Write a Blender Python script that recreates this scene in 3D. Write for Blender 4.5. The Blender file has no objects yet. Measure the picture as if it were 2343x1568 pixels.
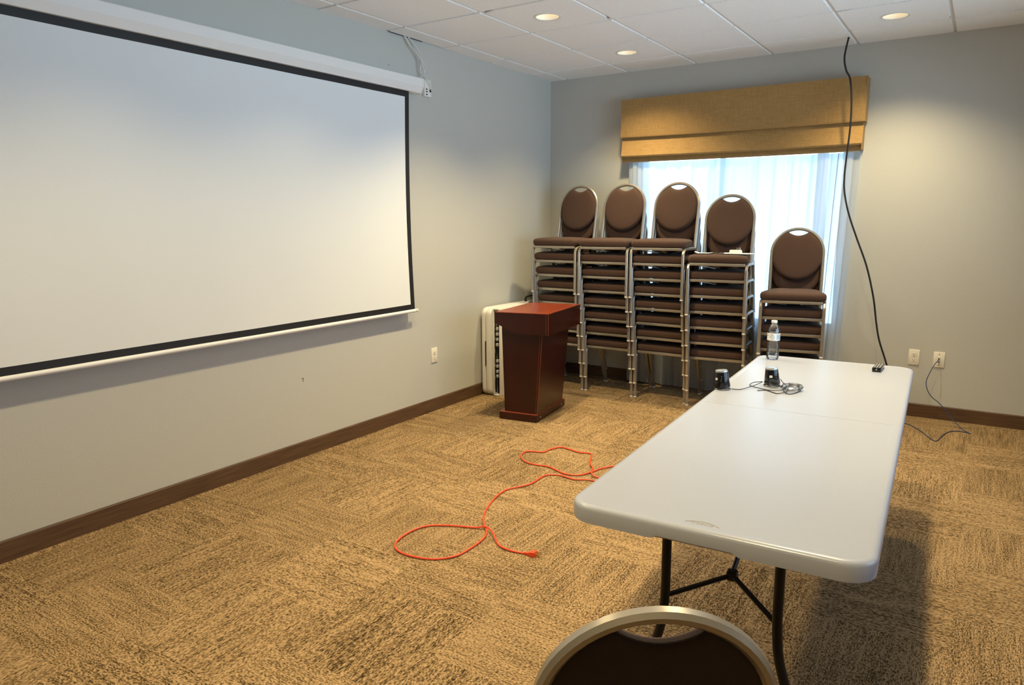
import bpy, bmesh, math, random
from mathutils import Vector, Matrix
random.seed(7)
PI = math.pi
S = bpy.context.scene
COL = S.collection

# ------------------------------------------------------------------ helpers
def lin(r, g, b):
    f = lambda c: (c / 255 / 12.92) if c / 255 <= .04045 else ((c / 255 + .055) / 1.055) ** 2.4
    return (f(r), f(g), f(b), 1)

class MB:
    """Collects shapes; build() links them as one mesh object."""
    def __init__(s):
        s.v = []; s.f = []
    def add(s, verts, faces):
        o = len(s.v); s.v += [tuple(v) for v in verts]; s.f += [tuple(i + o for i in f) for f in faces]
    def box(s, c, d, rot=None, bev=0.0):
        bm = bmesh.new(); bmesh.ops.create_cube(bm, size=1)
        for v in bm.verts: v.co = Vector((v.co.x * d[0], v.co.y * d[1], v.co.z * d[2]))
        if bev: bmesh.ops.bevel(bm, geom=bm.edges[:], offset=bev, segments=2, affect='EDGES', profile=.5)
        M = Matrix.Translation(c) @ (rot.to_4x4() if rot else Matrix())
        s.bm(bm, M)
    def bm(s, bm, M=None):
        M = M or Matrix()
        bm.verts.index_update()
        s.add([M @ v.co for v in bm.verts], [[v.index for v in f.verts] for f in bm.faces]); bm.free()
    def span(s, a, b, bev=0.0):
        c = [(a[i] + b[i]) / 2 for i in range(3)]; d = [abs(b[i] - a[i]) for i in range(3)]
        s.box(c, d, None, bev)
    def sweep(s, pts, prof, up=Vector((1, 0, 0)), closed=False, caps=True):
        """prof: 2D points; first axis along 'up' made perpendicular, second axis = tangent x up."""
        P = [Vector(p) for p in pts]; n = len(P); rings = []
        U = Vector(up)
        for i in range(n):
            if closed: t = (P[(i + 1) % n] - P[i - 1])
            else: t = P[min(i + 1, n - 1)] - P[max(i - 1, 0)]
            t.normalize()
            U = U - t * U.dot(t)
            if U.length < 1e-6: U = t.orthogonal()
            U.normalize(); W = t.cross(U)
            rings.append([P[i] + U * a + W * b for a, b in prof])
        m = len(prof); V = [p for r in rings for p in r]; F = []
        for i in range(n if closed else n - 1):
            j = (i + 1) % n
            for k in range(m):
                F.append((i * m + k, i * m + (k + 1) % m, j * m + (k + 1) % m, j * m + k))
        if not closed and caps:
            F.append(tuple(range(m))[::-1]); F.append(tuple((n - 1) * m + k for k in range(m)))
        s.add(V, F)
    def tube(s, pts, r, seg=8, closed=False, up=Vector((1, 0, 0))):
        s.sweep(pts, [(r * math.cos(2 * PI * k / seg), r * math.sin(2 * PI * k / seg)) for k in range(seg)], up, closed)
    def lathe(s, prof, seg=24, M=None, caps=True):
        M = M or Matrix(); V = []; F = []; n = len(prof)
        for r, z in prof:
            for k in range(seg):
                a = 2 * PI * k / seg; V.append(M @ Vector((r * math.cos(a), r * math.sin(a), z)))
        for i in range(n - 1):
            for k in range(seg):
                F.append((i * seg + k, i * seg + (k + 1) % seg, (i + 1) * seg + (k + 1) % seg, (i + 1) * seg + k))
        if caps and prof[0][0] > 1e-6: F.append(tuple(range(seg))[::-1])
        if caps and prof[-1][0] > 1e-6: F.append(tuple((n - 1) * seg + k for k in range(seg)))
        s.add(V, F)
    def prism(s, poly, z0, z1, M=None, bev=0):
        """poly in xy, extruded z0..z1"""
        bm = bmesh.new(); vs = [bm.verts.new((x, y, z0)) for x, y in poly]
        f = bm.faces.new(vs); r = bmesh.ops.extrude_face_region(bm, geom=[f])
        for e in r['geom']:
            if isinstance(e, bmesh.types.BMVert): e.co.z = z1
        bmesh.ops.recalc_face_normals(bm, faces=bm.faces[:])
        if bev: bmesh.ops.bevel(bm, geom=bm.edges[:], offset=bev, segments=2, affect='EDGES', profile=.5)
        s.bm(bm, M)
    def build(s, name, mat, parent=None, smooth=True, loc=None, angle=40):
        me = bpy.data.meshes.new(name); me.from_pydata(s.v, [], s.f); me.validate()
        bm = bmesh.new(); bm.from_mesh(me); bmesh.ops.recalc_face_normals(bm, faces=bm.faces[:]); bm.to_mesh(me); bm.free()
        if smooth:
            me.shade_smooth()
            try: me.set_sharp_from_angle(angle=math.radians(angle))
            except Exception: pass
        if mat is not None: me.materials.append(mat)
        o = bpy.data.objects.new(name, me); COL.objects.link(o)
        if parent is not None: o.parent = parent
        if loc is not None: o.location = loc
        return o

def smooth_path(pts, n=6, closed=False):
    """Catmull-Rom through the points."""
    P = [Vector(p) for p in pts]; out = []; N = len(P)
    rng = range(N if closed else N - 1)
    for i in rng:
        if closed: a, b, c, d = P[i - 1], P[i], P[(i + 1) % N], P[(i + 2) % N]
        else: a, b, c, d = P[max(i - 1, 0)], P[i], P[i + 1], P[min(i + 2, N - 1)]
        for k in range(n):
            t = k / n
            out.append(.5 * ((2 * b) + (c - a) * t + (2 * a - 5 * b + 4 * c - d) * t * t + (3 * b - a - 3 * c + d) * t ** 3))
    if not closed: out.append(P[-1])
    return out

def tag(o, label=None, cat=None, group=None, kind=None):
    if label: o['label'] = label
    if cat: o['category'] = cat
    if group: o['group'] = group
    if kind: o['kind'] = kind
    return o
def thing(name, label, cat, loc=(0, 0, 0), rz=0, group=None):
    o = bpy.data.objects.new(name, None); COL.objects.link(o); o.empty_display_size = .1
    o.location = loc; o.rotation_euler = (0, 0, rz)
    return tag(o, label, cat, group)
def struct(o): o['kind'] = 'structure'; return o
def dup(root, loc, rz, label, group=None):
    r = root.copy(); COL.objects.link(r); r.location = loc; r.rotation_euler = (0, 0, rz); r['label'] = label
    if group: r['group'] = group
    for ch in list(root.children):
        c = ch.copy(); COL.objects.link(c); c.parent = r
        for g in list(ch.children):
            d = g.copy(); COL.objects.link(d); d.parent = c
    return r

# ------------------------------------------------------------------ materials
def mat(name, col, rough=.5, metal=0, spec=None, bump=None, coat=0):
    m = bpy.data.materials.new(name); m.use_nodes = True; nt = m.node_tree; b = nt.nodes['Principled BSDF']
    b.inputs['Base Color'].default_value = col; b.inputs['Roughness'].default_value = rough; b.inputs['Metallic'].default_value = metal
    if spec is not None: b.inputs['Specular IOR Level'].default_value = spec
    if coat: b.inputs['Coat Weight'].default_value = coat; b.inputs['Coat Roughness'].default_value = .15
    if bump:
        sc, st, dist = bump
        tc = nt.nodes.new('ShaderNodeTexCoord'); nz = nt.nodes.new('ShaderNodeTexNoise'); bp = nt.nodes.new('ShaderNodeBump')
        nz.inputs['Scale'].default_value = sc; nz.inputs['Detail'].default_value = 3
        bp.inputs['Strength'].default_value = st; bp.inputs['Distance'].default_value = dist
        nt.links.new(tc.outputs['Object'], nz.inputs['Vector']); nt.links.new(nz.outputs['Fac'], bp.inputs['Height'])
        nt.links.new(bp.outputs['Normal'], b.inputs['Normal'])
    return m
def nodes(m): return m.node_tree.nodes, m.node_tree.links, m.node_tree.nodes['Principled BSDF']
def noise_colour(m, c1, c2, scale, vec_scale=(1, 1, 1), detail=4, lo=.35, hi=.65, bump=0, dist=.002):
    N, L, b = nodes(m)
    tc = N.new('ShaderNodeTexCoord'); mp = N.new('ShaderNodeMapping'); mp.inputs['Scale'].default_value = vec_scale
    nz = N.new('ShaderNodeTexNoise'); nz.inputs['Scale'].default_value = scale; nz.inputs['Detail'].default_value = detail
    cr = N.new('ShaderNodeValToRGB'); cr.color_ramp.elements[0].position = lo; cr.color_ramp.elements[1].position = hi
    cr.color_ramp.elements[0].color = c1; cr.color_ramp.elements[1].color = c2
    L.new(tc.outputs['Object'], mp.inputs['Vector']); L.new(mp.outputs['Vector'], nz.inputs['Vector'])
    L.new(nz.outputs['Fac'], cr.inputs['Fac']); L.new(cr.outputs['Color'], b.inputs['Base Color'])
    if bump:
        bp = N.new('ShaderNodeBump'); bp.inputs['Strength'].default_value = bump; bp.inputs['Distance'].default_value = dist
        L.new(nz.outputs['Fac'], bp.inputs['Height']); L.new(bp.outputs['Normal'], b.inputs['Normal'])
    return m

M_wall = mat('wall_paint', (.50, .505, .475, 1), .75, bump=(110, .25, .003))
M_tile = noise_colour(mat('ceiling_tile', (.8, .8, .8, 1), .95), (.79, .82, .85, 1), (.91, .94, .96, 1), 150, detail=5, lo=.3, hi=.6, bump=.35, dist=.004)
M_grid = mat('ceiling_grid_metal', (.72, .72, .70, 1), .5)
M_white_plastic = mat('white_plastic', (.78, .78, .76, 1), .35)
M_screen_case = mat('white_enamel', (.80, .81, .81, 1), .35)
M_screen = mat('matte_white_screen', (.75, .79, .82, 1), .8)
M_black = mat('matte_black', (.008, .008, .010, 1), .6)
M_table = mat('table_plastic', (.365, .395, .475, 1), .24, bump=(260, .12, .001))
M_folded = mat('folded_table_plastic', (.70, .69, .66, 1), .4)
M_leg = mat('black_enamel', (.004, .004, .005, 1), .4, spec=.3)
M_alu = mat('satin_champagne_metal', (.40, .37, .32, 1), .34, metal=.72)
M_cap = mat('foot_plastic', (.62, .58, .50, 1), .5)
M_ivory = mat('ivory_plate', (.80, .76, .66, 1), .35)
M_slot = mat('dark_slot', (.02, .018, .015, 1), .7)
M_orange = mat('orange_vinyl', (.80, .075, .022, 1), .4)
M_brass = mat('brass_prong', (.75, .55, .25, 1), .3, metal=1)
M_blackcord = mat('black_cord', (.006, .006, .008, 1), .4)
M_bluecord = mat('blue_cord', (.012, .035, .13, 1), .45)
M_whitecord = mat('white_cord', (.66, .66, .62, 1), .4)
M_gloss = mat('gloss_black', (.007, .008, .010, 1), .12)
M_silver = mat('silver_disc', (.55, .58, .60, 1), .22, metal=.6)
M_paper = mat('paper', (.85, .85, .83, 1), .8)
M_key = mat('grey_plastic', (.42, .42, .42, 1), .5)
M_label = mat('bottle_label', (.82, .84, .85, 1), .4)
M_blueink = mat('blue_print', (.10, .34, .62, 1), .4)
M_navy = mat('navy_print', (.01, .015, .08, 1), .4)
M_grey = mat('grey_dust', (.6, .58, .52, 1), .8)

# banquet fabric: brown woven cloth
def fabric(name, c1, c2, scale=900):
    m = mat(name, c1, .85); N, L, b = nodes(m)
    b.inputs['Sheen Weight'].default_value = .08; b.inputs['Sheen Roughness'].default_value = .5
    noise_colour(m, c1, c2, scale, detail=2, lo=.3, hi=.7, bump=.4, dist=.0015)
    return m
M_fab = fabric('brown_fabric', (.036, .0150, .0085, 1), (.068, .0300, .0175, 1))
M_mesh = fabric('brown_mesh_back', (.035, .018, .014, 1), (.10, .055, .042, 1), 700)
def add_weave(m, sc):
    N, L, b = nodes(m)
    tc = N.new('ShaderNodeTexCoord'); vr = N.new('ShaderNodeTexVoronoi'); vr.inputs['Scale'].default_value = sc; vr.inputs['Randomness'].default_value = .1
    cr = N.new('ShaderNodeValToRGB'); cr.color_ramp.elements[0].color = (.055, .027, .021, 1); cr.color_ramp.elements[1].color = (.009, .005, .004, 1)
    cr.color_ramp.elements[0].position = .15; cr.color_ramp.elements[1].position = .6
    mp = N.new('ShaderNodeMapping'); mp.inputs['Scale'].default_value = (1, 0, 1); L.new(tc.outputs['Object'], mp.inputs['Vector']); L.new(mp.outputs['Vector'], vr.inputs['Vector']); L.new(vr.outputs['Distance'], cr.inputs['Fac']); L.new(cr.outputs['Color'], b.inputs['Base Color'])
add_weave(M_mesh, 330)

# valance linen
M_val = mat('ochre_linen', (.40, .27, .11, 1), .9)
def linen():
    N, L, b = nodes(M_val); tc = N.new('ShaderNodeTexCoord'); outs = []
    for vs in ((6, 60, 220), (220, 60, 6)):
        mp = N.new('ShaderNodeMapping'); mp.inputs['Scale'].default_value = vs
        nz = N.new('ShaderNodeTexNoise'); nz.inputs['Scale'].default_value = 2.2; nz.inputs['Detail'].default_value = 3
        L.new(tc.outputs['Object'], mp.inputs['Vector']); L.new(mp.outputs['Vector'], nz.inputs['Vector']); outs.append(nz)
    ad = N.new('ShaderNodeMath'); ad.operation = 'ADD'
    L.new(outs[0].outputs['Fac'], ad.inputs[0]); L.new(outs[1].outputs['Fac'], ad.inputs[1])
    cr = N.new('ShaderNodeValToRGB'); cr.color_ramp.elements[0].position = .38; cr.color_ramp.elements[1].position = .62
    cr.color_ramp.elements[0].color = (.29, .17, .058, 1); cr.color_ramp.elements[1].color = (.42, .26, .095, 1)
    hv = N.new('ShaderNodeMath'); hv.operation = 'MULTIPLY'; hv.inputs[1].default_value = .5
    L.new(ad.outputs[0], hv.inputs[0]); L.new(hv.outputs[0], cr.inputs['Fac']); L.new(cr.outputs['Color'], b.inputs['Base Color'])
    bp = N.new('ShaderNodeBump'); bp.inputs['Strength'].default_value = .3; bp.inputs['Distance'].default_value = .002
    L.new(hv.outputs[0], bp.inputs['Height']); L.new(bp.outputs['Normal'], b.inputs['Normal'])
linen()

def wood(name, c1, c2, rough, vs, scale=3.0, coat=0):
    m = mat(name, c1, rough, coat=coat)
    return noise_colour(m, c1, c2, scale, vs, detail=6, lo=.3, hi=.7, bump=.06, dist=.001)
M_base = wood('dark_oak', (.055, .027, .013, 1), (.135, .072, .035, 1), .5, (1.5, 1.5, 60), 3)
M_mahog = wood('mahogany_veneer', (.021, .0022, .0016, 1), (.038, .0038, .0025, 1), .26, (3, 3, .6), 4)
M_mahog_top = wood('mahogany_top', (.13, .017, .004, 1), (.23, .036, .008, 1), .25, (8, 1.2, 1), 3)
M_edge = mat('mahogany_edge', (.22, .045, .022, 1), .3)

# carpet: quarter-turned loop tiles
def carpet():
    m = mat('carpet_tiles', (.2, .14, .08, 1), .95, spec=.1); N, L, b = nodes(m)
    tc = N.new('ShaderNodeTexCoord'); sp = N.new('ShaderNodeSeparateXYZ'); L.new(tc.outputs['Object'], sp.inputs[0])
    def mth(op, a, bb=None):
        n = N.new('ShaderNodeMath'); n.operation = op
        for i, x in enumerate((a, bb)):
            if x is None: continue
            if isinstance(x, (int, float)): n.inputs[i].default_value = x
            else: L.new(x, n.inputs[i])
        return n.outputs[0]
    T = .5
    cx = mth('FLOOR', mth('DIVIDE', mth('SUBTRACT', sp.outputs[0], .05), T))
    odd = mth('MODULO', mth('ABSOLUTE', cx), 2)
    yy = mth('ADD', mth('DIVIDE', mth('ADD', sp.outputs[1], .83), T), mth('MULTIPLY', odd, .5))
    cy = mth('FLOOR', yy)
    par = mth('MODULO', mth('ABSOLUTE', mth('ADD', cx, cy)), 2)
    inv = mth('SUBTRACT', 1, par)
    # u runs along the loop rows, v across
    u = mth('ADD', mth('MULTIPLY', sp.outputs[0], par), mth('MULTIPLY', sp.outputs[1], inv))
    v = mth('ADD', mth('MULTIPLY', sp.outputs[1], par), mth('MULTIPLY', sp.outputs[0], inv))
    wv = N.new('ShaderNodeCombineXYZ'); L.new(cx, wv.inputs[0]); L.new(cy, wv.inputs[1])
    wn = N.new('ShaderNodeTexWhiteNoise'); L.new(wv.outputs[0], wn.inputs['Vector'])
    def field(su, sv, detail, rough=.6):
        c = N.new('ShaderNodeCombineXYZ'); L.new(mth('MULTIPLY', u, su), c.inputs[0]); L.new(mth('MULTIPLY', v, sv), c.inputs[1])
        L.new(mth('MULTIPLY', wn.outputs['Value'], 37), c.inputs[2])
        nz = N.new('ShaderNodeTexNoise'); nz.inputs['Scale'].default_value = 1; nz.inputs['Detail'].default_value = detail; nz.inputs['Roughness'].default_value = rough
        L.new(c.outputs[0], nz.inputs['Vector']); return nz.outputs['Fac']
    loops = field(90, 210, 2); rows = field(5, 95, 3); broad = field(2.2, 14, 2)
    tot = mth('ADD', mth('ADD', mth('MULTIPLY', loops, .74), mth('MULTIPLY', rows, .26)), mth('MULTIPLY', mth('SUBTRACT', broad, .5), .13))
    tot = mth('ADD', tot, mth('MULTIPLY', mth('SUBTRACT', wn.outputs['Value'], .5), .035))
    cr = N.new('ShaderNodeValToRGB'); e = cr.color_ramp.elements
    e[0].position = .37; e[0].color = (.032, .020, .008, 1); e[1].position = .60; e[1].color = (.41, .28, .152, 1)
    k = e.new(.49); k.color = (.215, .142, .070, 1)
    L.new(tot, cr.inputs['Fac']); L.new(cr.outputs['Color'], b.inputs['Base Color'])
    bp = N.new('ShaderNodeBump'); bp.inputs['Strength'].default_value = .7; bp.inputs['Distance'].default_value = .004
    L.new(tot, bp.inputs['Height']); L.new(bp.outputs['Normal'], b.inputs['Normal'])
    return m
M_carpet = carpet()

def see_through(name, tint, gloss_rough, fac):
    m = bpy.data.materials.new(name); m.use_nodes = True; N = m.node_tree.nodes; L = m.node_tree.links; N.clear()
    o = N.new('ShaderNodeOutputMaterial'); t = N.new('ShaderNodeBsdfTransparent'); g = N.new('ShaderNodeBsdfGlossy'); x = N.new('ShaderNodeMixShader')
    lw = N.new('ShaderNodeFresnel'); lw.inputs['IOR'].default_value = 1.45
    mt = N.new('ShaderNodeMath'); mt.operation = 'MULTIPLY_ADD'; mt.inputs[1].default_value = 1.0; mt.inputs[2].default_value = fac
    t.inputs['Color'].default_value = tint; g.inputs['Roughness'].default_value = gloss_rough
    L.new(lw.outputs[0], mt.inputs[0]); L.new(mt.outputs[0], x.inputs['Fac']); L.new(t.outputs[0], x.inputs[1]); L.new(g.outputs[0], x.inputs[2]); L.new(x.outputs[0], o.inputs[0])
    return m
M_glass = see_through('window_glass', (.96, .98, .98, 1), .02, .0)
M_pet = see_through('clear_bottle_plastic', (.93, .95, .96, 1), .08, .10)
M_film = see_through('clear_plastic_film', (.88, .90, .92, 1), .15, .14)

def sheer_mat():
    m = bpy.data.materials.new('sheer_voile'); m.use_nodes = True; N = m.node_tree.nodes; L = m.node_tree.links; N.clear()
    o = N.new('ShaderNodeOutputMaterial'); tr = N.new('ShaderNodeBsdfTransparent'); tl = N.new('ShaderNodeBsdfTranslucent'); df = N.new('ShaderNodeBsdfDiffuse')
    tr.inputs['Color'].default_value = (.78, .90, 1, 1)
    tl.inputs['Color'].default_value = (.44, .56, .66, 1); df.inputs['Color'].default_value = (.80, .82, .83, 1)
    a = N.new('ShaderNodeMixShader'); a.inputs['Fac'].default_value = .45; b = N.new('ShaderNodeMixShader')
    lw = N.new('ShaderNodeLayerWeight'); lw.inputs['Blend'].default_value = .35
    mr = N.new('ShaderNodeMapRange'); mr.inputs['To Min'].default_value = .88; mr.inputs['To Max'].default_value = .97
    L.new(lw.outputs['Facing'], mr.inputs['Value'])
    L.new(tl.outputs[0], a.inputs[1]); L.new(df.outputs[0], a.inputs[2])
    L.new(mr.outputs[0], b.inputs['Fac']); L.new(tr.outputs[0], b.inputs[1]); L.new(a.outputs[0], b.inputs[2]); L.new(b.outputs[0], o.inputs[0])
    return m
M_sheer = sheer_mat()

def emit(name, col, st):
    m = bpy.data.materials.new(name); m.use_nodes = True; N = m.node_tree.nodes; L = m.node_tree.links; N.clear()
    o = N.new('ShaderNodeOutputMaterial'); e = N.new('ShaderNodeEmission'); e.inputs[0].default_value = col; e.inputs[1].default_value = st
    L.new(e.outputs[0], o.inputs[0]); return m
M_lens = emit('lamp_lens', (1, .84, .55, 1), 2.0)
M_cone = mat('lamp_reflector', (.85, .80, .70, 1), .3)

# ------------------------------------------------------------------ room
RX, RY, H = 4.9, -8.6, 2.747
WT = .2
def slab(name, a, b, m, **k):
    q = MB(); q.span(a, b); return struct(q.build(name, m, smooth=False, **k))
slab('floor', (-WT, RY - WT, -.1), (RX + WT, WT, 0), M_carpet)
slab('wall_left', (-WT, RY - WT, 0), (0, WT, H + .2), M_wall)
slab('wall_rear', (0, RY - WT, 0), (RX, RY, H + .2), M_wall)
def wall_hole(name, u0, u1, h0, h1, U0, U1, plane):
    q = MB()
    for a, b, c, d in ((U0, u0, 0, H + .2), (u1, U1, 0, H + .2), (u0, u1, 0, h0), (u0, u1, h1, H + .2)):
        if plane == 'back': q.span((a, 0, c), (b, WT, d))
        else: q.span((RX, a, c), (RX + WT, b, d))
    return struct(q.build(name, M_wall, smooth=False))
WX0, WX1, WZ0, WZ1 = .92, 2.60, .60, 2.28
wall_hole('wall_back', WX0, WX1, WZ0, WZ1, 0, RX, 'back')
SY0, SY1, SZ0, SZ1 = -4.3, -.95, .85, 2.2
wall_hole('wall_right', SY0, SY1, SZ0, SZ1, RY, 0, 'right')

def window_back():
    q = MB(); y0, y1 = .07, .12; w = .045
    q.span((WX0, y0, WZ0), (WX0 + w, y1, WZ1)); q.span((WX1 - w, y0, WZ0), (WX1, y1, WZ1))
    q.span((WX0 + w, y0, WZ0), (WX1 - w, y1, WZ0 + w)); q.span((WX0 + w, y0, WZ1 - w), (WX1 - w, y1, WZ1))
    q.span((1.605, y0, WZ0 + w), (1.65, y1, WZ1 - w)); q.span((2.37, y0, WZ0 + w), (2.45, y1, WZ1 - w))
    f = struct(q.build('window_1', M_white_plastic, smooth=False))
    g = MB(); g.span((WX0 + w, .093, WZ0 + w), (1.605, .097, WZ1 - w)); g.span((1.65, .093, WZ0 + w), (2.37, .097, WZ1 - w)); g.span((2.45, .093, WZ0 + w), (WX1 - w, .097, WZ1 - w))
    g.build('window_pane', M_glass, f, smooth=False)
window_back()
def window_side():
    q = MB(); x0, x1 = RX + .07, RX + .12; w = .05
    ys = [SY0, SY0 + (SY1 - SY0) / 3, SY0 + 2 * (SY1 - SY0) / 3, SY1]
    for i, y in enumerate(ys):
        a = y if i == 0 else y - w / 2 if i < 3 else y - w
        q.span((x0, a, SZ0), (x1, a + w, SZ1))
    for a, b in zip(ys[:-1], ys[1:]):
        q.span((x0, a + w, SZ0), (x1, b - w, SZ0 + w)); q.span((x0, a + w, SZ1 - w), (x1, b - w, SZ1))
    f = struct(q.build('window_2', M_white_plastic, smooth=False))
    g = MB(); g.span((RX + .09, SY0 + w, SZ0 + w), (RX + .094, SY1 - w, SZ1 - w)); g.build('window_pane', M_glass, f, smooth=False)
window_side()

def wall_marks():
    wl = bpy.data.objects['wall_left']; m = mat('wall_scuff', (.10, .095, .09, 1), .8)
    for y, z, a, b in MARKS:
        q = MB(); q.span((-.0005, y - a, z - b), (.0006, y + a, z + b)); q.build('scuff_mark', m, wl, smooth=False)
MARKS = [(-2.21, 2.53, .0035, .0035), (-3.098, .505, .009, .0022), (-3.096, .493, .0022, .010)]
wall_marks()
# baseboards with a thin rounded top
def baseboard(name, a, b, n):
    q = MB(); d = (Vector(b) - Vector(a)).normalized()
    prof = [(0, 0), (.012, 0), (.012, .094), (.009, .1), (0, .1)]
    V = []
    for p in (a, b):
        for o, z in prof: V.append((p[0] + n[0] * o, p[1] + n[1] * o, z))
    m = len(prof); F = [(k, (k + 1) % m, m + (k + 1) % m, m + k) for k in range(m)] + [tuple(range(m)), tuple(range(m, 2 * m))]
    q.add(V, F); struct(q.build(name, M_base, smooth=False))
baseboard('baseboard_left', (0, RY, 0), (0, 0, 0), (1, 0))
baseboard('baseboard_back', (0.012, 0, 0), (RX, 0, 0), (0, -1))
baseboard('baseboard_right', (RX, RY, 0), (RX, 0, 0), (-1, 0))

# suspended ceiling: drop-edge tiles below a metal grid
LAMPS = [(1.086, -.705), (1.082, -1.912), (2.921, -.690)]
G, A0, D0 = .6096, .176, .400
def ceiling():
    q = MB(); q.span((-.1, RY - .1, H + .16), (RX + .1, .1, H + .2))
    c = struct(q.build('ceiling', M_grid, smooth=False))
    xs = [0] + [A0 + G * i for i in range(9) if A0 + G * i < RX] + [RX]
    ys = [0] + [-(D0 + G * j) for j in range(15) if -(D0 + G * j) > RY] + [RY]
    t = MB(); gp = .011; w2 = .013
    g = MB()
    for x in xs[1:-1]: g.span((x - w2, RY, H + .0085), (x + w2, -.0, H + .012))
    for y in ys[1:-1]: g.span((0, y - w2, H + .0088), (RX, y + w2, H + .012))
    g.span((0, -.022, H + .009), (RX, 0, H + .012)); g.span((0, RY, H + .009), (.02, 0, H + .012)); g.span((RX - .02, RY, H + .009), (RX, 0, H + .012))
    g.build('ceiling_grid', M_grid, c, smooth=False)
    allL = LAMPS + [(x, y) for x, y in EXTRA]
    for i in range(len(xs) - 1):
        for j in range(len(ys) - 1):
            x0 = xs[i] + (gp if i else .0); x1 = xs[i + 1] - (gp if i < len(xs) - 2 else 0)
            y1 = ys[j] - (gp if j else 0); y0 = ys[j + 1] + (gp if j < len(ys) - 2 else 0)
            if j == 0: y1 -= .0
            if abs(ys[j] - ys[j + 1]) < .03 or x1 - x0 < .02: continue
            # one tile beside the wall sits a little short and leaves a dark slit
            if i == 0 and -2.3 < (y0 + y1) / 2 < -1.8: x0 += .015
            hole = [l for l in allL if x0 < l[0] < x1 and y0 < l[1] < y1]
            if not hole:
                t.span((x0, y0, H), (x1, y1, H + .014), .0025)
            else:
                lx, ly = hole[0]; n = 32; R = .076
                inner = [(lx + R * math.cos(2 * PI * k / n), ly + R * math.sin(2 * PI * k / n)) for k in range(n)]
                outer = []
                for k in range(n):
                    a = 2 * PI * k / n; dx, dy = math.cos(a), math.sin(a)
                    tx = ((x1 - lx) if dx > 0 else (lx - x0)) / max(abs(dx), 1e-9); ty = ((y1 - ly) if dy > 0 else (ly - y0)) / max(abs(dy), 1e-9)
                    m_ = min(tx, ty); outer.append((lx + dx * m_, ly + dy * m_))
                V = [(x, y, z) for z in (H, H + .014) for P in (inner, outer) for x, y in P]; F = []
                for k in range(n):
                    l = (k + 1) % n
                    F += [(k, l, n + l, n + k), (2 * n + k, 2 * n + l, 3 * n + l, 3 * n + k), (k, l, 2 * n + l, 2 * n + k), (n + k, n + l, 3 * n + l, 3 * n + k)]
                t.add(V, F)
    t.build('ceiling_tiles', M_tile, c, smooth=False)
EXTRA = [(1.08, -3.125), (1.08, -4.34), (1.08, -5.56), (2.92, -1.905), (2.92, -3.125), (2.92, -5.56)]
ceiling()
slit = MB(); slit.span((.0006, -2.20, H - .0004), (.013, -1.86, H + .006)); struct(slit.build('gap_shade_strip', M_black, smooth=False))  # black strip standing in for the shade inside the ceiling gap

# ------------------------------------------------------------------ downlights
def downlight(x, y, label, group, power, name='recessed_downlight'):
    t = thing(name, label, 'ceiling light', (x, y, H), 0, group)
    r = MB(); r.lathe([(.072, .004), (.073, -.001), (.078, -.0035), (.087, -.003), (.091, .0005)], 40, caps=False); r.build('trim_ring', M_white_plastic, t)
    c = MB(); c.lathe([(.0735, .001), (.071, .02), (.066, .045)], 40, caps=False); c.build('reflector', M_cone, t)
    l = MB(); l.lathe([(.0001, .030), (.04, .032), (.0665, .040)], 40); l.build('lens', M_lens, t)
    d = bpy.data.lights.new('downlight_lamp', 'SPOT'); d.energy = power; d.color = LAMPCOL; d.spot_size = math.radians(SPOT); d.spot_blend = BLEND
    d.shadow_soft_size = .05
    o = bpy.data.objects.new('downlight_lamp', d); COL.objects.link(o); o.parent = t; o.location = (0, 0, .018); o.rotation_euler = (0, 0, 0)
    return t
LAMPCOL = (1, .79, .43); SPOT = 122; BLEND = .9; PW = 75
LG = 'warm ceiling downlights'
downlight(*LAMPS[0], 'round warm downlight in the ceiling nearest the left end of the window valance', LG, 140)
downlight(*LAMPS[1], 'round warm downlight at the top centre of the ceiling, nearest the projection screen', LG, 225)
downlight(*LAMPS[2], 'round warm downlight above the hanging black cable, rightmost on the ceiling', LG, 150)
for i, (x, y) in enumerate(EXTRA):
    downlight(x, y, 'round warm downlight in the ceiling behind the camera, outside the picture', 'downlights outside the picture', 92 if x < 2 else 100 if y > -2 else 200)

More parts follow.
